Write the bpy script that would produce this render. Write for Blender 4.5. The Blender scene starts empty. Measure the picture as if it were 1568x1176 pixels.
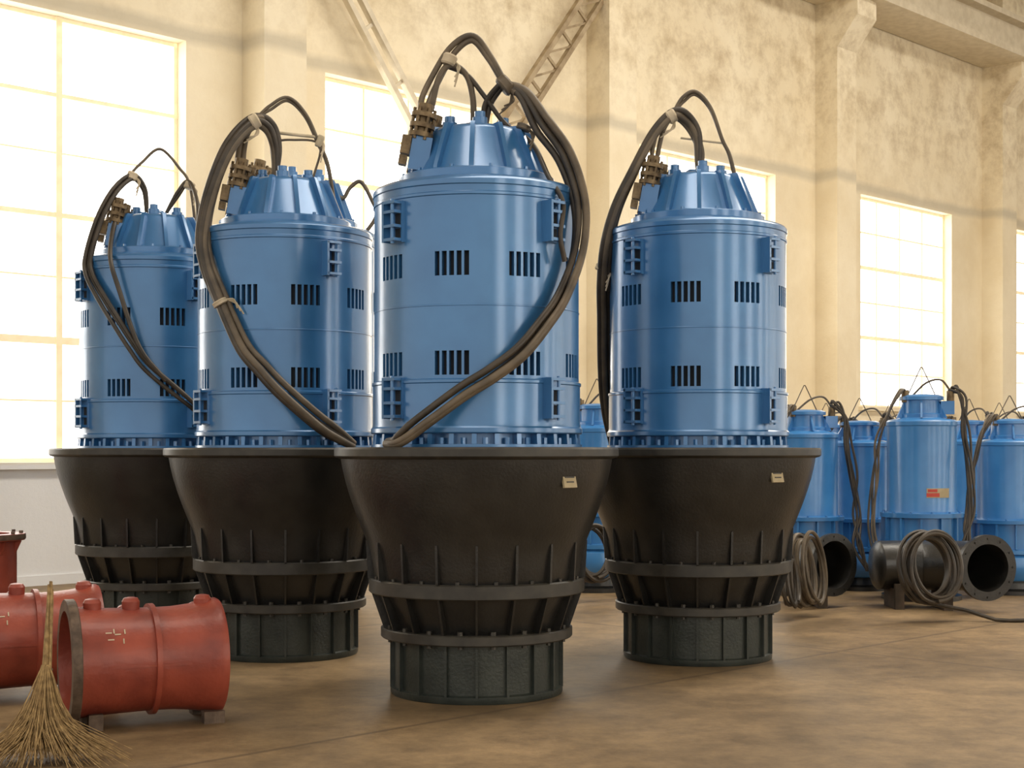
import bpy, bmesh, math, random
from mathutils import Vector, Matrix
random.seed(7)
rad=math.radians
scene=bpy.context.scene
K=0.00044154   # metres per photo unit per metre of distance

# ---------------------------------------------------------------- materials
def new_mat(name):
    m=bpy.data.materials.new(name); m.use_nodes=True
    nt=m.node_tree; b=nt.nodes['Principled BSDF']
    return m,nt,b
def noisy(name,c1,c2,scale=4,rough=0.5,metal=0,coat=0,bump=0.0,bscale=60,detail=6,stretch=(1,1,1),r2=None,lo=.35,hi=.65,emit=0,crough=.2):
    m,nt,b=new_mat(name)
    tc=nt.nodes.new('ShaderNodeTexCoord'); mp=nt.nodes.new('ShaderNodeMapping')
    mp.inputs['Scale'].default_value=stretch
    n=nt.nodes.new('ShaderNodeTexNoise'); n.inputs['Scale'].default_value=scale; n.inputs['Detail'].default_value=detail
    r=nt.nodes.new('ShaderNodeValToRGB')
    r.color_ramp.elements[0].position=lo; r.color_ramp.elements[1].position=hi
    r.color_ramp.elements[0].color=(*c1,1); r.color_ramp.elements[1].color=(*c2,1)
    nt.links.new(tc.outputs['Object'],mp.inputs[0]); nt.links.new(mp.outputs[0],n.inputs['Vector'])
    nt.links.new(n.outputs['Fac'],r.inputs[0]); nt.links.new(r.outputs[0],b.inputs['Base Color'])
    b.inputs['Roughness'].default_value=rough; b.inputs['Metallic'].default_value=metal
    b.inputs['Coat Weight'].default_value=coat; b.inputs['Coat Roughness'].default_value=crough
    if emit>0:
        nt.links.new(r.outputs[0],b.inputs['Emission Color']); b.inputs['Emission Strength'].default_value=emit
    if r2 is not None:
        mr=nt.nodes.new('ShaderNodeMapRange'); mr.inputs[3].default_value=rough; mr.inputs[4].default_value=r2
        nt.links.new(n.outputs['Fac'],mr.inputs[0]); nt.links.new(mr.outputs[0],b.inputs['Roughness'])
    if bump>0:
        n2=nt.nodes.new('ShaderNodeTexNoise'); n2.inputs['Scale'].default_value=bscale
        bp=nt.nodes.new('ShaderNodeBump'); bp.inputs['Strength'].default_value=bump; bp.inputs['Distance'].default_value=.02
        nt.links.new(mp.outputs[0],n2.inputs['Vector']); nt.links.new(n2.outputs['Fac'],bp.inputs['Height'])
        nt.links.new(bp.outputs[0],b.inputs['Normal'])
    return m
BLUE=noisy('blue_enamel_paint',(.030,.138,.34),(.046,.180,.41),2.5,.34,.28,0,1.0,0,0,6,(1,1,1)) if False else noisy('blue_enamel_paint',(.032,.150,.36),(.046,.190,.43),2.5,.27,.25,.9,.03,12,r2=.36,crough=.17)
BLUE2=noisy('blue_enamel_paint_light',(.03,.17,.44),(.05,.22,.52),3,.33,0,.4)
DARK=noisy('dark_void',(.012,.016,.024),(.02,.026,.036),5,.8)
BLACK=noisy('black_cast_iron_paint',(.0085,.0085,.008),(.018,.017,.015),5,.34,0,.3,.12,50,r2=.46)
BLACKB=noisy('black_base_iron',(.022,.028,.025),(.042,.049,.042),5,.38,.2,0,.12,50)
RINGM=noisy('dusty_black_flange',(.024,.022,.018),(.048,.043,.034),8,.42)
BRONZE=noisy('weathered_bronze',(.10,.065,.03),(.24,.17,.09),20,.5,.4)
CABLE=noisy('rubber_cable',(.026,.021,.016),(.065,.050,.035),6,.45)
CABLET=noisy('rubber_cable_dusty',(.075,.058,.04),(.15,.115,.075),6,.5)
TAPE=noisy('tie_tape',(.45,.38,.26),(.6,.5,.36),10,.7)
TAG=noisy('label_plate',(.42,.34,.2),(.5,.42,.27),10,.6)
REDLAB=noisy('red_label',(.5,.05,.04),(.55,.07,.05),10,.6)
RED=noisy('red_primer_paint',(.19,.030,.018),(.33,.062,.034),4,.45,0,.1,.15,30,detail=10)
RUST=noisy('rusty_edge',(.075,.05,.035),(.16,.11,.075),14,.6,.3,0,.2,40)
STRAW=noisy('broom_straw',(.20,.125,.05),(.42,.28,.12),30,.8)
STEEL=noisy('cream_painted_steel',(.62,.54,.40),(.72,.64,.49),6,.6)
STEELB=noisy('brown_painted_steel',(.24,.17,.09),(.40,.31,.19),6,.6)
FRAME=noisy('window_frame_paint',(.80,.66,.42),(.88,.75,.50),6,.6,emit=.42)  # emission added to the frame paint, imitating bloom from the windows
WOOD=noisy('timber_block',(.04,.03,.02),(.09,.06,.04),6,.8)
def glass_mat(name,st):
    m,nt,b=new_mat(name)
    n=nt.nodes.new('ShaderNodeTexNoise'); n.inputs['Scale'].default_value=.5
    tc=nt.nodes.new('ShaderNodeTexCoord'); nt.links.new(tc.outputs['Object'],n.inputs['Vector'])
    r=nt.nodes.new('ShaderNodeValToRGB'); r.color_ramp.elements[0].color=(1,.95,.85,1); r.color_ramp.elements[1].color=(1,.98,.94,1)
    nt.links.new(n.outputs['Fac'],r.inputs[0]); nt.links.new(r.outputs[0],b.inputs['Emission Color'])
    b.inputs['Emission Strength'].default_value=st; b.inputs['Base Color'].default_value=(.8,.8,.78,1); b.inputs['Roughness'].default_value=.3
    return m
GLASS=glass_mat('sunlit_frosted_glass',4.0); GLASSF=glass_mat('sunlit_frosted_glass_front',5.0)  # GLASSF: unseen glowing panes, added to light the pump fronts

def wall_material():
    m,nt,b=new_mat('aged_cream_plaster')
    L=nt.links; N=nt.nodes
    tc=N.new('ShaderNodeTexCoord'); sep=N.new('ShaderNodeSeparateXYZ'); L.new(tc.outputs['Object'],sep.inputs[0])
    n1=N.new('ShaderNodeTexNoise'); n1.inputs['Scale'].default_value=.35; n1.inputs['Detail'].default_value=9; n1.inputs['Roughness'].default_value=.65
    L.new(tc.outputs['Object'],n1.inputs['Vector'])
    n2=N.new('ShaderNodeTexNoise'); n2.inputs['Scale'].default_value=1.9; n2.inputs['Detail'].default_value=12; n2.inputs['Roughness'].default_value=.72
    L.new(tc.outputs['Object'],n2.inputs['Vector'])
    base=N.new('ShaderNodeValToRGB'); base.color_ramp.elements[0].position=.35; base.color_ramp.elements[1].position=.6
    base.color_ramp.elements[0].color=(.77,.66,.46,1); base.color_ramp.elements[1].color=(.88,.79,.60,1)
    L.new(n1.outputs['Fac'],base.inputs[0])
    st=N.new('ShaderNodeValToRGB'); st.color_ramp.elements[0].position=.44; st.color_ramp.elements[1].position=.70
    st.color_ramp.elements[0].color=(0,0,0,1); st.color_ramp.elements[1].color=(1,1,1,1)
    L.new(n2.outputs['Fac'],st.inputs[0])
    mr=N.new('ShaderNodeMapRange'); mr.inputs[1].default_value=6.6; mr.inputs[2].default_value=8.4; mr.inputs[3].default_value=.08; mr.inputs[4].default_value=.85
    L.new(sep.outputs['Z'],mr.inputs[0])
    mu=N.new('ShaderNodeMath'); mu.operation='MULTIPLY'; L.new(st.outputs[0],mu.inputs[0]); L.new(mr.outputs[0],mu.inputs[1])
    mx=N.new('ShaderNodeMix'); mx.data_type='RGBA'; mx.inputs[7].default_value=(.48,.37,.22,1)
    L.new(mu.outputs[0],mx.inputs[0]); L.new(base.outputs[0],mx.inputs[6])
    ad=N.new('ShaderNodeMath'); ad.operation='MULTIPLY_ADD'; ad.inputs[1].default_value=.35; L.new(n1.outputs['Fac'],ad.inputs[0]); L.new(sep.outputs['Z'],ad.inputs[2])
    sb=N.new('ShaderNodeMath'); sb.operation='SUBTRACT'; sb.inputs[1].default_value=7.15; L.new(ad.outputs[0],sb.inputs[0])
    ab=N.new('ShaderNodeMath'); ab.operation='ABSOLUTE'; L.new(sb.outputs[0],ab.inputs[0])
    m2=N.new('ShaderNodeMapRange'); m2.inputs[1].default_value=.04; m2.inputs[2].default_value=.16; m2.inputs[3].default_value=.5; m2.inputs[4].default_value=0
    L.new(ab.outputs[0],m2.inputs[0])
    mx2=N.new('ShaderNodeMix'); mx2.data_type='RGBA'; mx2.inputs[7].default_value=(.42,.38,.30,1)
    L.new(m2.outputs[0],mx2.inputs[0]); L.new(mx.outputs[2],mx2.inputs[6])
    m3=N.new('ShaderNodeMapRange'); m3.inputs[1].default_value=1.42; m3.inputs[2].default_value=1.48; m3.inputs[3].default_value=1; m3.inputs[4].default_value=0
    L.new(sep.outputs['Z'],m3.inputs[0])
    mx3=N.new('ShaderNodeMix'); mx3.data_type='RGBA'; mx3.inputs[7].default_value=(.82,.82,.82,1)
    L.new(m3.outputs[0],mx3.inputs[0]); L.new(mx2.outputs[2],mx3.inputs[6])
    L.new(mx3.outputs[2],b.inputs['Base Color']); b.inputs['Roughness'].default_value=.85
    bp=N.new('ShaderNodeBump'); bp.inputs['Strength'].default_value=.3; bp.inputs['Distance'].default_value=.05
    L.new(n2.outputs['Fac'],bp.inputs['Height']); L.new(bp.outputs[0],b.inputs['Normal'])
    return m
WALL=wall_material()

def floor_material():
    m,nt,b=new_mat('worn_concrete_floor'); L=nt.links; N=nt.nodes
    tc=N.new('ShaderNodeTexCoord')
    n1=N.new('ShaderNodeTexNoise'); n1.inputs['Scale'].default_value=.55; n1.inputs['Detail'].default_value=9; n1.inputs['Roughness'].default_value=.6
    n2=N.new('ShaderNodeTexNoise'); n2.inputs['Scale'].default_value=3; n2.inputs['Detail'].default_value=12; n2.inputs['Roughness'].default_value=.78
    L.new(tc.outputs['Object'],n1.inputs['Vector']); L.new(tc.outputs['Object'],n2.inputs['Vector'])
    r1=N.new('ShaderNodeValToRGB'); e=r1.color_ramp.elements
    e[0].position=.33; e[0].color=(.14,.092,.044,1); e[1].position=.66; e[1].color=(.31,.21,.105,1)
    L.new(n1.outputs['Fac'],r1.inputs[0])
    r2=N.new('ShaderNodeValToRGB'); e=r2.color_ramp.elements
    e[0].position=.34; e[0].color=(.52,.50,.48,1); e[1].position=.62; e[1].color=(1.1,1.1,1.1,1)
    L.new(n2.outputs['Fac'],r2.inputs[0])
    mx=N.new('ShaderNodeMix'); mx.data_type='RGBA'; mx.blend_type='MULTIPLY'; mx.inputs[0].default_value=1
    L.new(r1.outputs[0],mx.inputs[6]); L.new(r2.outputs[0],mx.inputs[7])
    mp=N.new('ShaderNodeMapping'); mp.inputs['Rotation'].default_value=(0,0,rad(45)); L.new(tc.outputs['Object'],mp.inputs[0])
    sep=N.new('ShaderNodeSeparateXYZ'); L.new(mp.outputs[0],sep.inputs[0])
    outs=[]
    for ax,off,per in (('X',8.35,4.0),('Y',2.0,9.0)):
        a=N.new('ShaderNodeMath'); a.operation='ADD'; a.inputs[1].default_value=off; L.new(sep.outputs[ax],a.inputs[0])
        p=N.new('ShaderNodeMath'); p.operation='PINGPONG'; p.inputs[1].default_value=per/2; L.new(a.outputs[0],p.inputs[0])
        c=N.new('ShaderNodeMapRange'); c.inputs[1].default_value=.008; c.inputs[2].default_value=.03; c.inputs[3].default_value=.6; c.inputs[4].default_value=0
        L.new(p.outputs[0],c.inputs[0]); outs.append(c)
    mxx=N.new('ShaderNodeMath'); mxx.operation='MAXIMUM'; L.new(outs[0].outputs[0],mxx.inputs[0]); L.new(outs[1].outputs[0],mxx.inputs[1])
    mj=N.new('ShaderNodeMix'); mj.data_type='RGBA'; mj.inputs[7].default_value=(.07,.045,.024,1)
    L.new(mxx.outputs[0],mj.inputs[0]); L.new(mx.outputs[2],mj.inputs[6])
    L.new(mj.outputs[2],b.inputs['Base Color'])
    rr=N.new('ShaderNodeMapRange'); rr.inputs[3].default_value=.38; rr.inputs[4].default_value=.72; L.new(n1.outputs['Fac'],rr.inputs[0]); L.new(rr.outputs[0],b.inputs['Roughness'])
    bp=N.new('ShaderNodeBump'); bp.inputs['Strength'].default_value=.15; bp.inputs['Distance'].default_value=.02
    L.new(n2.outputs['Fac'],bp.inputs['Height']); L.new(bp.outputs[0],b.inputs['Normal'])
    return m
FLOOR=floor_material()
CEIL=noisy('ceiling_paint',(.5,.45,.36),(.6,.54,.44),1,.9)

# ---------------------------------------------------------------- mesh builder
class MB:
    def __init__(s): s.bm=bmesh.new(); s.mats=[]
    def mi(s,m):
        if m not in s.mats: s.mats.append(m)
        return s.mats.index(m)
    def face(s,vs,mi):
        try:
            f=s.bm.faces.new(vs); f.material_index=mi; return f
        except ValueError: return None
    def lathe(s,prof,segs,mat,M=None,cap0=False,cap1=False):
        mi=s.mi(mat); M=M or Matrix(); rings=[]
        for r,z in prof:
            rings.append([s.bm.verts.new(M@Vector((r*math.sin(2*math.pi*i/segs),-r*math.cos(2*math.pi*i/segs),z))) for i in range(segs)])
        for a,b in zip(rings,rings[1:]):
            for i in range(segs):
                j=(i+1)%segs; s.face((a[i],a[j],b[j],b[i]),mi)
        if cap0: s.face(list(reversed(rings[0])),mi)
        if cap1: s.face(rings[-1],mi)
    def box(s,c,size,mat,M=None):
        mi=s.mi(mat); M=M or Matrix(); c=Vector(c); h=[x/2 for x in size]
        v=[s.bm.verts.new(M@(c+Vector((sx*h[0],sy*h[1],sz*h[2])))) for sx in(-1,1) for sy in(-1,1) for sz in(-1,1)]
        for q in((0,1,3,2),(4,6,7,5),(0,4,5,1),(2,3,7,6),(0,2,6,4),(1,5,7,3)): s.face([v[k] for k in q],mi)
    def prism(s,poly,th,mat,M=None):
        """poly in (outward r, z); extruded tangentially"""
        mi=s.mi(mat); M=M or Matrix()
        a=[s.bm.verts.new(M@Vector((-th/2,-r,z))) for r,z in poly]
        b=[s.bm.verts.new(M@Vector((th/2,-r,z))) for r,z in poly]
        s.face(a,mi); s.face(list(reversed(b)),mi)
        n=len(poly)
        for i in range(n):
            j=(i+1)%n; s.face((a[j],a[i],b[i],b[j]),mi)
    def bolt(s,r,z,ang,rr,h,mat):
        M=Matrix.Rotation(rad(ang),4,'Z')@Matrix.Translation((0,-r,z))
        s.lathe([(rr,0),(rr,h),(rr*.3,h*1.01)],6,mat,M,cap1=True)
    def tube(s,pts,r,mat,segs=8,caps=True):
        mi=s.mi(mat); n=len(pts); rings=[]
        pts=[Vector(p) for p in pts]; up=Vector((0,0,1)); prev=None
        for i,p in enumerate(pts):
            t=(pts[min(i+1,n-1)]-pts[max(i-1,0)])
            if t.length<1e-6: t=up.copy()
            t.normalize()
            if prev is None:
                a=t.cross(up)
                if a.length<.05: a=t.cross(Vector((1,0,0)))
            else: a=prev-t*prev.dot(t)
            a.normalize(); prev=a; b=t.cross(a)
            ri=r[i] if isinstance(r,(list,tuple)) else r
            rings.append([s.bm.verts.new(p+a*ri*math.cos(2*math.pi*k/segs)+b*ri*math.sin(2*math.pi*k/segs)) for k in range(segs)])
        for x,y in zip(rings,rings[1:]):
            for i in range(segs):
                j=(i+1)%segs; s.face((x[i],x[j],y[j],y[i]),mi)
        if caps: s.face(list(reversed(rings[0])),mi); s.face(rings[-1],mi)
    def mesh(s,name,smooth=True,angle=32):
        bmesh.ops.recalc_face_normals(s.bm,faces=s.bm.faces[:])
        me=bpy.data.meshes.new(name); s.bm.to_mesh(me); s.bm.free()
        for m in s.mats: me.materials.append(m)
        if smooth:
            me.polygons.foreach_set('use_smooth',[True]*len(me.polygons))
            me.set_sharp_from_angle(angle=rad(angle))
        return me
def obj(name,me,parent=None,loc=(0,0,0),rz=0,scale=(1,1,1)):
    o=bpy.data.objects.new(name,me); scene.collection.objects.link(o)
    o.location=loc; o.rotation_euler=(0,0,rz); o.scale=scale
    if parent: o.parent=parent
    return o
def empty(name,loc,rz=0,scale=(1,1,1)):
    e=bpy.data.objects.new(name,None); scene.collection.objects.link(e)
    e.location=loc; e.rotation_euler=(0,0,rz); e.scale=scale; e.empty_display_size=.3
    return e
def catmull(pts,n=8):
    pts=[Vector(p) for p in pts]; P=[pts[0]*2-pts[1]]+pts+[pts[-1]*2-pts[-2]]; out=[]
    for i in range(1,len(P)-2):
        p0,p1,p2,p3=P[i-1:i+3]
        for k in range(n):
            t=k/n
            out.append(.5*((2*p1)+(p2-p0)*t+(2*p0-5*p1+4*p2-p3)*t*t+(3*p1-p0-3*p2+p3)*t**3))
    out.append(pts[-1]); return out

# ---------------------------------------------------------------- big pump parts
def suction_bell_mesh():
    b=MB()
    b.lathe([(.50,0),(.566,0),(.572,.012),(.572,.045),(.553,.055),(.553,.37)],128,BLACKB,cap0=True)
    b.lathe([(.553,.37),(.628,.372),(.636,.38),(.636,.432),(.628,.44),(.56,.44)],128,RINGM)
    b.lathe([(.56,.44),(.572,.47),(.600,.55),(.638,.62),(.655,.665)],128,BLACK)
    b.lathe([(.655,.665),(.707,.668),(.716,.676),(.716,.756),(.707,.765),(.68,.765)],128,RINGM)
    b.lathe([(.68,.765),(.690,.80),(.700,.87),(.712,.94),(.735,1.02),(.768,1.10),(.803,1.19),(.838,1.29),(.868,1.39),(.889,1.48),(.900,1.545)],128,BLACK)
    b.lathe([(.900,1.545),(.93,1.553),(.943,1.565),(.943,1.608),(.935,1.62),(.80,1.622),(.40,1.622)],128,RINGM,cap1=True)
    n=18
    for i in range(n):
        M=Matrix.Rotation(2*math.pi*i/n,4,'Z')
        b.prism([(.54,.045),(.578,.045),(.578,.372),(.54,.372)],.016,BLACKB,M)
        b.prism([(.55,.44),(.622,.44),(.70,.666),(.62,.666)],.014,BLACK,M)
        b.prism([(.66,.765),(.725,.765),(.738,1.01),(.69,1.01)],.016,BLACK,M)
        a=360*i/n+10
        b.bolt(.598,.44,a,.018,.022,RINGM); b.bolt(.598,.353,a,.016,.02,RINGM)
        b.bolt(.69,.765,a,.014,.018,RINGM)
    M=Matrix.Rotation(rad(41),4,'Z')@Matrix.Translation((0,-.868,1.41))@Matrix.Rotation(rad(-14),4,'X')
    b.box((0,-.008,0),(.11,.016,.09),TAG,M); b.box((0,-.018,.02),(.08,.004,.008),RINGM,M); b.box((0,-.018,-.01),(.06,.004,.008),RINGM,M)
    return b.mesh('suction_bell')
def motor_mesh():
    b=MB(); S=180; mi=b.mi(BLUE); md=b.mi(DARK)
    b.lathe([(.70,1.622),(.70,1.640),(.62,1.642),(.62,1.705),(.695,1.708),(.702,1.715),(.702,1.742),(.692,1.752),(.688,1.77),(.688,2.02),(.694,2.026),(.694,2.042),(.679,2.05)],S,BLUE)
    zs=[2.05,2.072,2.222,2.40,2.69,2.842,3.05,3.19]; holes={1,4}; R=.679; Ri=.635
    def isS(i):
        k=(i+4)%20
        return k<9 and k%2==0
    rings=[]
    def ang(i):
        s=.0
        k=(i+4)%20
        if k<=9: s=(-.16 if k%2==0 else .16)
        return 2*math.pi*(i-.5+s)/S
    for z in zs:
        rings.append([b.bm.verts.new((R*math.sin(ang(i)),-R*math.cos(ang(i)),z)) for i in range(S)])
    def iv(i,z): return b.bm.verts.new((Ri*math.sin(ang(i)),-Ri*math.cos(ang(i)),z))
    for k in range(len(zs)-1):
        for i in range(S):
            j=(i+1)%S; a,c,d,e=rings[k][i],rings[k][j],rings[k+1][j],rings[k+1][i]
            if k in holes and isS(i):
                A,C,D,E=iv(i,zs[k]),iv(j,zs[k]),iv(j,zs[k+1]),iv(i,zs[k+1])
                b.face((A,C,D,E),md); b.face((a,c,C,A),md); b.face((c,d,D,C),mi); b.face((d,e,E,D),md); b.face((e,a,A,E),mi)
            else: b.face((a,c,d,e),mi)
    b.lathe([(.679,3.19),(.686,3.195),(.686,3.21),(.680,3.216),(.682,3.255),(.688,3.262),(.688,3.292),(.676,3.308),(.655,3.318),(.53,3.345),(.515,3.35),(.515,3.395),(.505,3.402),(.452,3.404),(.435,3.42),(.315,3.69),(.297,3.712),(.26,3.725),(.10,3.732)],S,BLUE,cap1=True)
    b.lathe([(.09,3.73),(.09,3.77),(.04,3.78)],24,BLUE,cap1=True)
    b.lathe([(.678,2.50),(.682,2.503),(.682,2.509),(.678,2.512)],S,BLUE)
    n=12
    for i in range(n):
        M=Matrix.Rotation(2*math.pi*(i+.3)/n,4,'Z')
        b.prism([(.28,3.40),(.475,3.40),(.470,3.43),(.358,3.70),(.345,3.722),(.22,3.722)],.030,BLUE,M)
        b.bolt(.485,3.40,360*(i+.8)/n,.014,.022,BLUE)
    for i in range(4):
        a=90*i+20; M=Matrix.Rotation(rad(a),4,'Z')@Matrix.Translation((0,-.18,3.725))
        b.lathe([(.05,0),(.05,.05),(.036,.055),(.036,.09)],16,BLUE,M,cap1=True)
    for i in range(30):
        a=12*i; M=Matrix.Rotation(rad(a),4,'Z')
        b.prism([(.61,1.641),(.69,1.641),(.685,1.706),(.61,1.706)],.03,BLUE,M)
        b.bolt(.662,1.641,a+6,.017,.04,BLUE)
    for i in range(4):
        M0=Matrix.Rotation(rad(-34+90*i),4,'Z')
        for zc in (3.045,1.93):
            M=M0@Matrix.Translation((0,-.68,zc))
            b.box((0,-.008,0),(.13,.03,.26),BLUE,M)
            b.box((-.055,-.045,0),(.018,.07,.26),BLUE,M)
            for dz in(-.115,-.03,.06,.12): b.box((0.0,-.045,dz),(.12,.07,.018),BLUE,M)
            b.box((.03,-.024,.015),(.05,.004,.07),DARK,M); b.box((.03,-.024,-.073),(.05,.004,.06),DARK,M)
            b.lathe([(.012,-.14),(.012,.14)],10,BLUE,M@Matrix.Translation((0.02,-.062,0)),cap0=True,cap1=True)
    return b.mesh('motor_housing')
def gland_mesh():
    b=MB()
    for x,y,z,t in ((-.375,-.20,3.60,10),(-.33,.12,3.60,12)):
        M=Matrix.Translation((x,y,z))@Matrix.Rotation(rad(t),4,'Y')
        b.box((0.02,0.02,-.07),(.13,.15,.22),BLUE,M)
        for dz in(.04,.10,.17): b.lathe([(.082,dz),(.082,dz+.03)],20,BRONZE,M,cap0=True,cap1=True)
        b.lathe([(.05,.0),(.05,.26)],16,BRONZE,M,cap0=True,cap1=True)
        for k in range(6):
            a=k*math.pi/3; c=M@Matrix.Translation((.066*math.cos(a),.066*math.sin(a),.02))
            b.lathe([(.011,0),(.011,.21)],8,BRONZE,c,cap0=True,cap1=True)
        b.box((-.08,-.02,-.03),(.06,.11,.12),BRONZE,M); b.box((-.085,-.02,-.13),(.05,.08,.06),BRONZE,M)
    return b.mesh('cable_gland')
BELL=suction_bell_mesh(); MOTOR=motor_mesh(); GLAND=gland_mesh()

def P(u,v,d=0):
    q=.004349*(1-d/9.85); return Vector((u*q,-d,1.6+v*q))
def bundle(name,pts,n,parent,r=.021,spread=.035,mat=CABLE,seed=1,n0=0):
    rnd=random.Random(seed); path=catmull(pts,8); b=MB(); L=len(path)
    for k in range(n):
        ph=rnd.uniform(0,6.28); sp=spread if n>1 else 0
        a0=2*math.pi*k/n; tw=rnd.uniform(.5,1.4); pp=[]
        for i,p in enumerate(path):
            f=i/(L-1); e=min(1,f*6,(1-f)*6+.3)
            a=a0+tw*f*2+.4*math.sin(ph+f*5)
            w=sp*(.85+.5*math.sin(ph+f*4))*e
            t=(path[min(i+1,L-1)]-path[max(i-1,0)]).normalized()
            s1=t.cross(Vector((0,1,0))); s1=s1.normalized() if s1.length>.05 else Vector((1,0,0))
            s2=t.cross(s1)
            pp.append(p+s1*w*math.cos(a)*1.3+s2*w*math.sin(a)*.7)
        b.tube(pp,r*rnd.uniform(.85,1.1),mat if k%3 else (CABLET if n0 else mat),10)
    return obj(name,b.mesh(name,angle=60),parent)
def tie(parent,p,mat=TAPE,r=.05,h=.07,tilt=20):
    b=MB(); M=Matrix.Translation(p)@Matrix.Rotation(rad(tilt),4,'Y')
    b.lathe([(r*.85,-h/2),(r,-h/3),(r*.95,0),(r,h/3),(r*.85,h/2)],14,mat,M,cap0=True,cap1=True)
    for k in range(3):
        b.tube(catmull([M@Vector((r*.9,0,0)),M@Vector((r*1.7,-.02,-.03-k*.02)),M@Vector((r*1.5+.01*k,-.03,-.1-.03*k))],4),.006,mat,5)
    obj('cable_tie',b.mesh('cable_tie'),parent)

def big_pump(px,D,slotrot,mscale=(1,1,1),bscale=(1,1,1)):
    X=(px-784)*K*D; th=-math.asin(X/math.hypot(X,D))
    e=empty('submersible_axial_flow_pump',(X,D,0),th)
    obj('suction_bell',BELL,e,scale=bscale)
    obj('motor_housing',MOTOR,e,loc=(0,0,1.622*(1-mscale[2])),rz=rad(slotrot),scale=mscale)
    obj('cable_gland',GLAND,e,loc=(0,0,1.622*(1-mscale[2])),scale=mscale)
    return e
# --- front centre
A=big_pump(730,9.85,-13.3)
hang=[P(44,562,.15),P(72,545,.22),P(99,500,.28),P(134,450,.32),P(156,380,.36),P(154,310,.42),P(131,240,.55),P(104,195,.66),P(69,150,.75),P(25,115,.79),P(-20,86,.80),P(-75,45,.80),P(-118,13,.74),P(-138,10,.62)]
bundle('power_cables',hang,4,A,r=.026,spread=.040,seed=3,n0=1)
bundle('power_cable_loop',[P(-78,500,.2),P(-80,530,.18),P(-62,572,.1),P(-36,615,.12),P(-6,632,.12),P(20,602,.12),P(42,565,.15),P(60,548,.2)],2,A,r=.021,spread=.018,seed=4,mat=CABLET)
bundle('control_cable',[P(-5,500,.05),P(-6,540,.08),P(-16,575,.1),P(-40,590,.12),P(-58,570,.12),P(-70,520,.16)],1,A,r=.020,mat=CABLET)
bundle('control_cable_b',[P(14,500,.05),P(18,530,.08),P(30,552,.12),P(44,565,.15),P(60,552,.2)],2,A,r=.02,spread=.02,seed=8)
bundle('lifting_sling',[P(-44,588,.1),P(-15,575,.1),P(10,545,.1),P(44,500,.1),P(85,470,.2),P(110,420,.4),P(132,380,.5),P(128,330,.55),P(135,290,.52)],1,A,r=.016,mat=CABLE)
tie(A,P(-42,598,.12)); tie(A,P(44,560,.16),r=.07,tilt=50,mat=CABLET); tie(A,P(72,495,.2),h=.04,mat=CABLET)
# --- second left
B=big_pump(437,11.7,-27.1)
bundle('power_cables',[P(-18,500,.05),P(-17,550,.08),P(-30,588,.12),P(-58,596,.15),P(-100,550,.25),P(-132,470,.3),P(-148,395,.4),P(-143,340,.48),P(-122,282,.58),P(-82,192,.70),P(-45,148,.76),P(-6,108,.80),P(60,52,.80),P(100,26,.76),P(125,10,.68)],4,B,r=.026,spread=.036,seed=11,n0=1)
bundle('power_cable_loop',[P(-78,495,.2),P(-82,530,.16),P(-74,575,.12),P(-56,600,.15),P(-38,602,.1),P(-22,570,.06),P(-15,500,.05)],2,B,r=.023,spread=.018,seed=12,mat=CABLET)
bundle('lifting_sling',[P(-52,603,.1),P(-28,622,.08),P(4,640,.05),P(36,612,.05),P(60,562,.05),P(78,520,.05),P(93,430,.05)],2,B,r=.013,spread=.012,seed=13,mat=CABLET)
bundle('lifting_strut',[P(-14,578,.05),P(62,572,.05)],1,B,r=.012,mat=TAPE)
bundle('lifting_strut_b',[P(-30,560,.05),P(10,566,.05),P(62,558,.05),P(48,490,.05)],1,B,r=.009,mat=CABLET)
tie(B,P(-55,598,.15),r=.06,tilt=60); tie(B,P(62,565,.05),r=.03,h=.09); tie(B,P(-118,270,.60),r=.06,h=.04,tilt=-30)
# --- right
C=big_pump(1068,11.5,-7.3)
bundle('power_cables',[P(2,500,.05),P(0,568,.08),P(-24,604,.12),P(-48,604,.12),P(-80,570,.15),P(-114,508,.2),P(-147,440,.22),P(-165,373,.2),P(-170,303,.1),P(-168,235,-.05),P(-166,150,-.2),P(-160,70,-.35),P(-150,12,-.45)],3,C,r=.025,spread=.028,seed=21,n0=1)
bundle('power_cable_loop',[P(-76,495,.2),P(-76,535,.14),P(-62,585,.12),P(-40,602,.12),P(-14,580,.1),P(4,540,.06),P(6,500,.05)],2,C,r=.021,spread=.018,seed=22,mat=CABLET)
bundle('lifting_sling',[P(-44,604,.1),P(-25,630,.08),P(-3,640,.05),P(24,612,.05),P(45,556,.05),P(60,520,.05),P(78,430,.05)],2,C,r=.014,spread=.012,seed=23,mat=CABLET)
bundle('lifting_strut',[P(-30,560,.05),P(50,548,.05)],1,C,r=.008,mat=TAPE)
tie(C,P(-46,600,.12),r=.055,tilt=60); tie(C,P(-172,330,.12),r=.05,h=.05)
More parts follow.
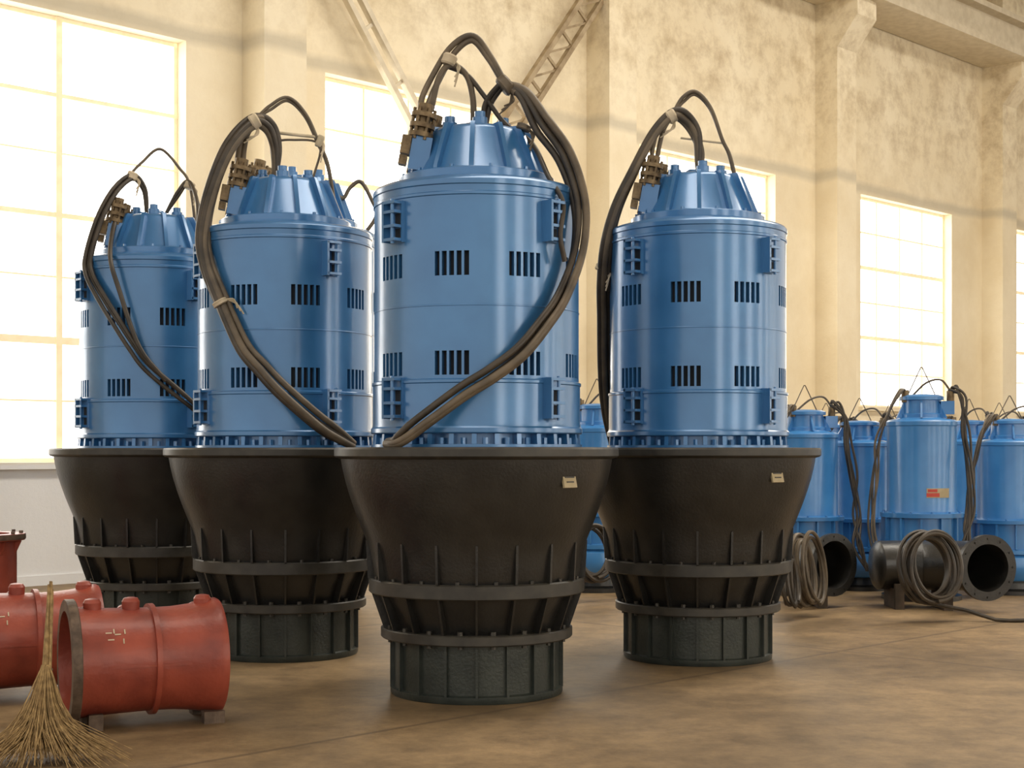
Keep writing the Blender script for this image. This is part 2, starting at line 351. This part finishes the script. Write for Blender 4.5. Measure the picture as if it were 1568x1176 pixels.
# --- left back
Dp=big_pump(240,13.5,-28.4)
bundle('power_cables',[P(-20,500,.05),P(-24,550,.08),P(-48,578,.12),P(-84,552,.2),P(-117,492,.3),P(-140,412,.38),P(-138,370,.45),P(-110,318,.6),P(-82,274,.70),P(-48,222,.76),P(-14,178,.79),P(69,107,.79),P(120,55,.72)],3,Dp,r=.021,spread=.026,seed=31)
bundle('power_cable_loop',[P(-76,495,.2),P(-88,470,.3),P(-96,411,.62),P(-78,343,.70),P(-36,222,.79),P(20,150,.80)],1,Dp,r=.02)
bundle('lifting_sling',[P(-60,572,.1),P(-30,605,.08),P(7,634,.05),P(46,596,.05),P(69,555,.05),P(84,430,.05)],1,Dp,r=.013,mat=CABLET)
bundle('signal_cable',[P(20,500,.05),P(45,545,.08),P(65,568,.1),P(82,535,.3),P(88,490,.45),P(92,430,.62)],2,Dp,r=.016,spread=.015,seed=34)
tie(Dp,P(-50,576,.12)); tie(Dp,P(67,560,.08))
# --- behind, larger frame size
E=big_pump(458,15.2,-40,(1.17,1.17,1.3),(1.1,1.1,1))
bundle('lifting_sling',[P(60,640,.05),P(100,600,.05),P(120,625,.05),P(145,640,.05),P(170,600,.05),P(182,560,.05),P(150,510,.05)],1,E,r=.02,mat=CABLET)

# ---------------------------------------------------------------- background sewage pumps
def sewage_mesh():
    b=MB(); S=64
    b.lathe([(.36,0),(.42,.0),(.42,.05),(.30,.07),(.28,.16)],S,BLACK,cap0=True)
    b.lathe([(.28,.16),(.38,.18),(.44,.26),(.455,.36),(.43,.47),(.39,.50),(.43,.51),(.43,.56),(.39,.57),(.385,.88),(.435,.885),(.435,.93),(.375,.935)],S,BLUE2)
    b.lathe([(.375,.935),(.365,.96),(.365,1.86),(.372,1.87),(.372,1.91),(.35,1.93),(.24,1.95),(.235,1.955),(.235,1.99),(.215,2.0),(.205,2.14),(.235,2.145),(.235,2.18),(.19,2.20),(.05,2.21)],S,BLUE2,cap1=True)
    for i in range(12):
        M=Matrix.Rotation(rad(30*i),4,'Z')
        b.prism([(.37,.57),(.425,.57),(.425,.88),(.37,.88)],.02,BLUE2,M)
        b.bolt(.41,.93,30*i+15,.014,.02,BLUE2)
        if i%2==0: b.prism([(.2,1.95),(.30,1.95),(.225,2.10),(.2,2.14)],.02,BLUE2,M)
    M=Matrix.Translation((.1,.3,.34))@Matrix.Rotation(rad(90),4,'Y')
    b.lathe([(.15,0),(.15,.42),(.22,.42),(.22,.46),(.13,.46),(.13,.2)],32,BLUE2,M,cap1=True)
    b.box((.27,-.05,2.06),(.14,.16,.14),BLUE2); b.lathe([(.04,2.12),(.04,2.24)],12,BRONZE,Matrix.Translation((.3,-.05,0)),cap1=True)
    b.lathe([(.04,2.12),(.04,2.25)],12,BRONZE,Matrix.Translation((-.17,-.1,0)),cap1=True)
    return b.mesh('pump_body')
def sewage_cables(seed):
    r=random.Random(seed); b=MB()
    def tb(pts,rr,m): b.tube(catmull(pts,6),rr,m,7)
    for k in range(5):
        j=lambda:r.uniform(-.045,.045)
        tb([(.3,-.05,2.2),(.33+j(),-.08,2.27+j()),(.42+j(),-.12,2.12+j()),(.45+j(),-.16,1.8),(.48+j(),-.22+j(),1.4),(.51+j(),-.26+j(),.95),(.46+j(),-.42+j(),.6),(.55+j(),-.5+j(),.3)],.014,CABLE)
    for k in range(4):
        tb([(-.17,-.1,2.2),(-.22+j(),-.15,2.25),(-.36+j(),-.22,2.0+j()),(-.44+j(),-.26,1.7),(-.49+j(),-.28,1.3),(-.52+j(),-.34,.8),(-.44+j(),-.45,.4)],.013,CABLET if k%2 else CABLE)
    tb([(-.16,0,2.16),(-.03,0,2.45),(0,0,2.5),(.03,0,2.45),(.16,0,2.16)],.006,CABLET)
    tb([(-.1,0,2.19),(.05,-.05,2.33),(.2,-.05,2.36),(.3,-.05,2.24)],.012,CABLET)
    return b.mesh('hanging_cables')
SB=sewage_mesh(); SC=[sewage_cables(i) for i in range(3)]
def sewage(px,D,h,rz=0,k=0,label=False):
    X=(px-784)*K*D; e=empty('submersible_sewage_pump',(X,D,0),-math.atan2(X,D)+rad(rz),(1 if h>2 else .97,1 if h>2 else .97,h/2.21))
    obj('pump_body',SB,e); obj('hanging_cables',SC[k],e)
    if label:
        b=MB(); mi=b.mi(REDLAB); m2=b.mi(TAG)
        def arc(a0,a1,z0,z1,m,R=.369):
            prev=None
            for i in range(9):
                a=rad(a0+(a1-a0)*i/8); v=(b.bm.verts.new((R*math.sin(a),-R*math.cos(a),z0)),b.bm.verts.new((R*math.sin(a),-R*math.cos(a),z1)))
                if prev: b.face((prev[0],v[0],v[1],prev[1]),m)
                prev=v
        arc(8,50,1.10,1.20,m2,.368); arc(8,30,1.11,1.15,mi,.370); arc(10,26,1.16,1.19,mi,.370)
        obj('name_label',b.mesh('name_label'),e)
sewage(1411,16.0,2.21,0,0,True)
sewage(1546,16.7,1.96,10,1)
sewage(1316,17.2,1.95,-15,2)
sewage(1232,16.6,2.06,20,1)
sewage(914,17.0,2.14,-10,2)
sewage(1362,19.4,1.95,30,0)
sewage(1484,18.4,1.98,-30,1)
sewage(1265,19.0,1.95,0,0)
sewage(1600,20.0,2.0,0,2)
sewage(1530,20.6,2.0,15,0)

# ---------------------------------------------------------------- black discharge elbows
def hollow_pipe(name,path,r,rf,stands):
    path=[Vector(p) for p in path]; c=catmull(path,6); n=len(c)
    e=empty(name,(c[-1].x,c[-1].y,0)); off=Vector((c[-1].x,c[-1].y,0)); c=[p-off for p in c]
    t=(c[-1]-c[-2]).normalized(); t0=(c[0]-c[1]).normalized()
    b=MB()
    tg=[(c[min(i+1,n-1)]-c[max(i-1,0)]).normalized() for i in range(n)]
    pp=[c[0]+t0*.06,c[0]+t0*.05,c[0]+t0*.02]+c[:-1]+[c[-1]-t*.05,c[-1]-t*.05,c[-1],c[-1]]+list(reversed(c[1:-1]))
    rr=[.02,r*.6,r*.92]+[r]*(n-1)+[r,rf,rf,r*.94]+[r*.90]*(n-2)
    tt=[tg[0]]*3+tg[:-1]+[t]*4+list(reversed(tg[1:-1]))
    mi=b.mi(BLACK); rings=[]
    for p,ra,g in zip(pp,rr,tt):
        a=g.cross(Vector((0,0,1))).normalized(); u=a.cross(g)
        rings.append([b.bm.verts.new(p+a*ra*math.cos(2*math.pi*k/48)+u*ra*math.sin(2*math.pi*k/48)) for k in range(48)])
    for x,y in zip(rings,rings[1:]):
        for i in range(48):
            j=(i+1)%48; b.face((x[i],x[j],y[j],y[i]),mi)
    b.face(rings[0],mi)
    for k in range(12):
        a=t.cross(Vector((0,0,1))).normalized(); u=a.cross(t); q=2*math.pi*k/12
        p=c[-1]+(a*math.cos(q)+u*math.sin(q))*(r+rf)/2
        b.tube([p-t*.07,p+t*.01],.011,BLACK,6)
    k=n//3; g=tg[k]; R=g.to_track_quat('Z','Y').to_matrix().to_4x4()
    b.lathe([(r*.98,-.03),(r*1.16,-.03),(r*1.16,.03),(r*.98,.03)],48,BLACK,Matrix.Translation(c[k])@R)
    obj('pipe_body',b.mesh('pipe_body'),e)
    b=MB()
    for (sx,sy,zc) in stands:
        x=sx-off.x; y=sy-off.y
        b.box((x,y,(zc-r*.9)/2),(.10,.42,zc-r*.9),WOOD)
        b.box((x,y-.2,zc/2-r*.35),(.09,.06,zc-r*.7),WOOD); b.box((x,y+.2,zc/2-r*.35),(.09,.06,zc-r*.7),WOOD)
    obj('timber_stand',b.mesh('timber_stand'),e)
hollow_pipe('discharge_elbow_pipe',[(3.74,15.12,.43),(3.98,15.14,.43),(4.25,15.08,.43),(4.46,14.92,.44),(4.58,14.72,.45),(4.66,14.48,.45)],.25,.325,[(3.9,15.1,.43),(4.36,15.0,.43)])
hollow_pipe('discharge_elbow_pipe',[(2.86,15.62,.44),(2.98,15.45,.44),(3.12,15.23,.44),(3.27,15.0,.44)],.26,.32,[(2.98,15.42,.44),(3.15,15.2,.44)])
def coil(px,y,D,rx,rz_,n,thick,tilt,seed=1,tail=None):
    X=(px-784)*K*D; Z=1.6-(y-690)*K*D; r=random.Random(seed); b=MB(); Z=max(Z,rz_+.05)
    pts=[]
    for i in range(n*20+1):
        a=2*math.pi*i/20; f=i/(n*20)
        w=1+.10*math.sin(f*31+seed)+.05*math.sin(f*13)
        pts.append(Vector((rx*w*math.sin(a)+.05*math.sin(f*17),(f-.5)*thick+.03*math.sin(a*.5),-rz_*w*.92*math.cos(a))))
    R=Matrix.Rotation(rad(tilt),4,'Z')@Matrix.Rotation(rad(-8),4,'X')
    pts=[R@p for p in pts]
    lo=min(p.z for p in pts); sh=Z if Z+lo>=.02 else .022-lo
    if tail: pts=pts+[Vector((t[0],t[1],t[2]-sh)) for t in tail]
    b.tube(catmull(pts,2),.019,CABLET if seed%2==0 else CABLE,7)
    obj('cable_coil',b.mesh('cable_coil'),None,(X,D,sh))
coil(1424,868,13.85,.24,.33,10,.20,15,seed=1,tail=[(.35,.05,.10),(.6,-.05,.022),(.85,-.1,.022)])
coil(1236,872,14.25,.17,.34,8,.18,50,seed=2)
coil(908,845,15.6,.20,.30,7,.20,20,seed=3)
coil(1210,890,13.9,.10,.24,4,.10,60,seed=5)

# ---------------------------------------------------------------- red pipe fittings
def red_fitting(X,Y,rz):
    e=empty('red_pipe_spool',(X,Y,0),rad(rz)); b=MB()
    M=Matrix.Translation((0,0,.372))@Matrix.Rotation(rad(90),4,'Y')
    b.lathe([(.30,-.45),(.365,-.45),(.368,-.445),(.368,-.40),(.362,-.395),(.325,-.394)],96,RUST,M)
    b.lathe([(.325,-.394),(.318,-.36),(.310,-.25),(.303,-.05),(.302,.02)],96,RED,M)
    b.lathe([(.302,.02),(.325,.022),(.325,.052),(.302,.054)],96,RED,M)
    b.lathe([(.302,.054),(.304,.16),(.314,.26),(.330,.35),(.343,.39),(.345,.42),(.337,.435),(.30,.436)],96,RED,M)
    b.lathe([(.30,.436),(.285,.36),(.28,0),(.285,-.30),(.30,-.45)],96,RED,M)
    b.lathe([(.285,-.20),(.21,-.20),(.20,-.14),(.285,-.14)],64,RED,M)
    b.lathe([(.24,-.36),(.225,-.36),(.225,-.22),(.24,-.22)],64,RUST,M)
    for x in(-.30,-.08,.34):
        b.lathe([(.05,.29),(.052,.345),(.04,.365),(.02,.37)],20,RED,Matrix.Translation((x,-.02,.372)),cap1=True)
        b.lathe([(.05,.29),(.052,.335),(.04,.352),(.02,.356)],20,RED,Matrix.Translation((x,0,.372))@Matrix.Rotation(rad(-35),4,'X'),cap1=True)
    for a in(0,180):
        Ma=Matrix.Translation((0,0,.372))@Matrix.Rotation(rad(a+90),4,'X')
        b.box((.02,0,.300),(.80,.014,.020),RED,Ma)
    for x,y in((.37,-.17),(.37,.17)): b.box((x,y,.035),(.12,.10,.07),RUST)
    for y in(-.14,.14): b.box((-.30,y,.045),(.08,.08,.09),RUST)
    for i,(x,a) in enumerate(((-.24,52),(-.21,50),(-.19,54),(-.15,51),(-.23,60),(-.16,62))):
        Ma=Matrix.Translation((0,0,.372))@Matrix.Rotation(rad(a),4,'X')
        b.box((x,0,.309),(.007 if i%2 else .035,.03 if i%2 else .007,.004),TAPE,Ma)
    obj('pipe_shell',b.mesh('pipe_shell'),e)
red_fitting(-2.17,8.72,24)
red_fitting(-3.14,9.62,24)
b=MB()
b.lathe([(.27,0),(.27,.9),(.33,.91),(.335,.92),(.335,.955),(.33,.96),(.22,.96),(.22,.2)],64,RED,cap0=True)
b.lathe([(.336,.918),(.338,.93),(.336,.957)],64,RUST)
for i in range(10): b.bolt(.30,.96,36*i,.016,.02,RUST); b.prism([(.26,.78),(.32,.905),(.26,.905)],.014,RED,Matrix.Rotation(rad(36*i+18),4,'Z'))
obj('red_flanged_riser',b.mesh('red_flanged_riser'),None,(-4.1,11.4,0))

# ---------------------------------------------------------------- broom
def broom():
    X,Y=-2.43,7.62; b=MB(); r=random.Random(5)
    top=Vector((-.03,.26,.86)); neck=Vector((-.01,.12,.38))
    for k in range(40):
        a=r.uniform(0,6.28); q=r.uniform(0,.019); o=Vector((q*math.cos(a),q*math.sin(a),0))
        b.tube([top+o*.7+Vector((0,0,r.uniform(-.06,.05))),(top+neck)/2+o,neck+o*1.3],.005,STRAW,5)
    for k in range(800):
        a=r.uniform(0,6.28); q=math.sqrt(r.random())
        L=r.uniform(.55,1.12)
        ex=.42*q*math.cos(a)+.05; ey=-.03+.24*q*math.sin(a)
        st=neck+Vector((.022*q*math.cos(a),.022*q*math.sin(a),r.uniform(-.02,.1)))
        end=Vector((ex*L,ey*L,.006+.05*r.random()+ (1-L)*.2 if L<1 else .008))
        mid=st.lerp(end,.55)+Vector((-ex*.26+r.uniform(-.03,.03),-ey*.1+r.uniform(-.02,.02),-.03+.02*q))
        b.tube(catmull([st,mid,end+Vector((r.uniform(-.06,.06),r.uniform(-.03,.03),0))],3),[.0032]*4+[.0028,.0024,.0018],STRAW,4,caps=False)
    for z in(.37,.405,.45):
        p=neck.lerp(top,(z-.38)/.48); b.lathe([(.030,-.008),(.034,0),(.030,.008)],14,CABLET,Matrix.Translation(p))
    obj('straw_broom',b.mesh('straw_broom'),None,(X,Y,0))
broom()

# ---------------------------------------------------------------- room shell
b=MB(); b.box((0,0,-.1),(90,90,.2),FLOOR); obj('floor',b.mesh('floor',False),None,(5,25,0))
WR=rad(45); W0=(-5.42,17.7,0)
def wobj(name,b,smooth=False): return obj(name,b.mesh(name,smooth),None,W0,WR)
H=13.0; T0=-12; T1=46; TH=.38
wins=[(-3.9,1.76,1.46,6.85),(4.0,7.4,2.5,6.85),(10.75,14.75,2.5,6.85),(17.75,21.5,2.5,6.85),(24.6,28.3,2.5,6.85),(31.4,35.1,2.5,6.85)]
b=MB()
def wb(t0,t1,z0,z1,y0=0,y1=TH,mat=WALL): b.box(((t0+t1)/2,(y0+y1)/2,(z0+z1)/2),(t1-t0,y1-y0,z1-z0),mat)
wb(T0,T1,6.85,H)
prev=T0
for t0,t1,z0,z1 in wins:
    wb(prev,t0,0,6.85); wb(t0,t1,0,z0); prev=t1
wb(prev,T1,0,6.85)
wobj('wall_back',b)
for i,t in enumerate((-4.9,2.62,9.4,16.1,22.9,29.7,36.5)):
    b=MB(); w=.68 if i else .5
    wb(t,t+w,0,H,-.5,-.001)
    wb(t,t+w,10.0,10.35,-.95,-.5); b.prism([(.5,9.45),(.5,10.0),(.95,10.0)],w,WALL,Matrix.Translation((t+w/2,0,0)))
    wb(t-.02,t+w+.02,0,.18,-.53,-.5)
    wobj('trim_pilaster' ,b)
b=MB(); wb(T0,T1,10.35,10.5,-1.15,-.03,STEEL); wb(T0,T1,10.5,11.2,-.75,-.45,STEEL); wb(T0,T1,11.2,11.32,-1.0,-.15,STEEL); wobj('crane_runway_beam',b)
b=MB(); wb(T0,T1,0,.12,-.02,-.001,WALL); wobj('baseboard_back',b)
for i,(t0,t1,z0,z1) in enumerate(wins):
    b=MB(); y0,y1=.20,.26
    f=.05
    wb(t0,t1,z0,z1,.235,.245,GLASS)
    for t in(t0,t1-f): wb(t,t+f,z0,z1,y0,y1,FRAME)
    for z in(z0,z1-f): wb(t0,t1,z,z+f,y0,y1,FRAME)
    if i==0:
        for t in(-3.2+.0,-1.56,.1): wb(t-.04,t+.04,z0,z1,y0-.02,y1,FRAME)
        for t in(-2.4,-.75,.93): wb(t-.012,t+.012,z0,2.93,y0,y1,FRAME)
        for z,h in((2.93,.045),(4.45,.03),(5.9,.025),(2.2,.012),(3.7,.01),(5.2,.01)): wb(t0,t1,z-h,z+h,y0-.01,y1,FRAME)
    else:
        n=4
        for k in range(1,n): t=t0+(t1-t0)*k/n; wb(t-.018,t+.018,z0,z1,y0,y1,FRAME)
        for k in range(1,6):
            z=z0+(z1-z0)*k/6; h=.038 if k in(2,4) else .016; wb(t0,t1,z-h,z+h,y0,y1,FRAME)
    wb(t0-.08,t1+.08,z0-.08,z0,-.10,TH,WALL)
    wobj('window_%d'%(i+1),b)
# opposite long wall of the hall (behind the photographer) with unseen tall glowing windows added for streak highlights on the pumps
YF=-27.0
b=MB(); prev=T0; fw=[(-9+6.8*k,-9+6.8*k+2.8) for k in range(8)]
wb(T0,T1,9.0,H,YF-TH,YF)
for t0,t1 in fw:
    wb(prev,t0,0,9.0,YF-TH,YF); wb(t0,t1,0,1.2,YF-TH,YF); prev=t1
wb(prev,T1,0,9.0,YF-TH,YF); wobj('wall_front',b)
for i,(t0,t1) in enumerate(fw):
    b=MB(); wb(t0,t1,1.2,9.0,YF-.25,YF-.24,GLASSF)
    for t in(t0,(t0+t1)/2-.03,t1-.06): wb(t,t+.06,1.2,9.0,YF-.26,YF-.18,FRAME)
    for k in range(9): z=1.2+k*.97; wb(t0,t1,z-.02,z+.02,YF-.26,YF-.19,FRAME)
    wobj('window_%d'%(i+7),b)
def lattice(name,p0,p1,w,mat,n):
    b=MB(); p0=Vector(p0); p1=Vector(p1); d=(p1-p0).normalized(); s=Vector((-d.z,0,d.x))*w/2
    def bar(a,c,th,de):
        L=(c-a).length; ang=math.atan2((c-a).z,(c-a).x); M=Matrix.Translation((a+c)/2)@Matrix.Rotation(-ang,4,'Y'); b.box((0,0,0),(L,de,th),mat,M)
    bar(p0+s,p1+s,.08,.10); bar(p0-s,p1-s,.08,.10)
    for k in range(n):
        a=p0.lerp(p1,k/n); c=p0.lerp(p1,(k+1)/n)
        if n>8: bar(a+s,c-s,.035,.03)
        bar(c-s,c+s,.05,.03)
    wobj(name,b)
lattice('steel_wall_brace',(2.9,-.30,9.65),(6.15,-.30,5.4),.24,STEEL,6)
lattice('steel_wall_brace',(10.0,-.32,9.95),(6.45,-.32,5.5),.34,STEELB,10)
# ceiling
b=MB(); b.box((17,-13.5,13.1),(58,28,.2),CEIL); wobj('ceiling',b)

# ---------------------------------------------------------------- light
w=bpy.data.worlds.new('overcast_sky'); scene.world=w; w.use_nodes=True
bg=w.node_tree.nodes['Background']; bg.inputs[0].default_value=(1,.94,.85,1); bg.inputs[1].default_value=1.2
def area(name,loc,rot,sx,sy,e,col=(1,.92,.80)):
    l=bpy.data.lights.new(name,'AREA'); l.shape='RECTANGLE'; l.size=sx; l.size_y=sy; l.energy=e; l.color=col
    o=bpy.data.objects.new(name,l); scene.collection.objects.link(o); o.location=loc; o.rotation_euler=rot; return o
area('roof_light',(3,12,12.8),(0,0,rad(45)),16,3,900)  # both ceiling area lamps are added fill, out of view
area('roof_light',(10,19,12.8),(0,0,rad(45)),16,3,1500)

cam=bpy.data.cameras.new('camera'); co=bpy.data.objects.new('camera',cam); scene.collection.objects.link(co)
co.location=(0,0,1.6); co.rotation_euler=(rad(90),0,0); cam.lens=52; cam.sensor_width=36; cam.shift_y=.065; cam.clip_end=200
scene.camera=co
scene.view_settings.view_transform='Standard'
scene.view_settings.look='None'
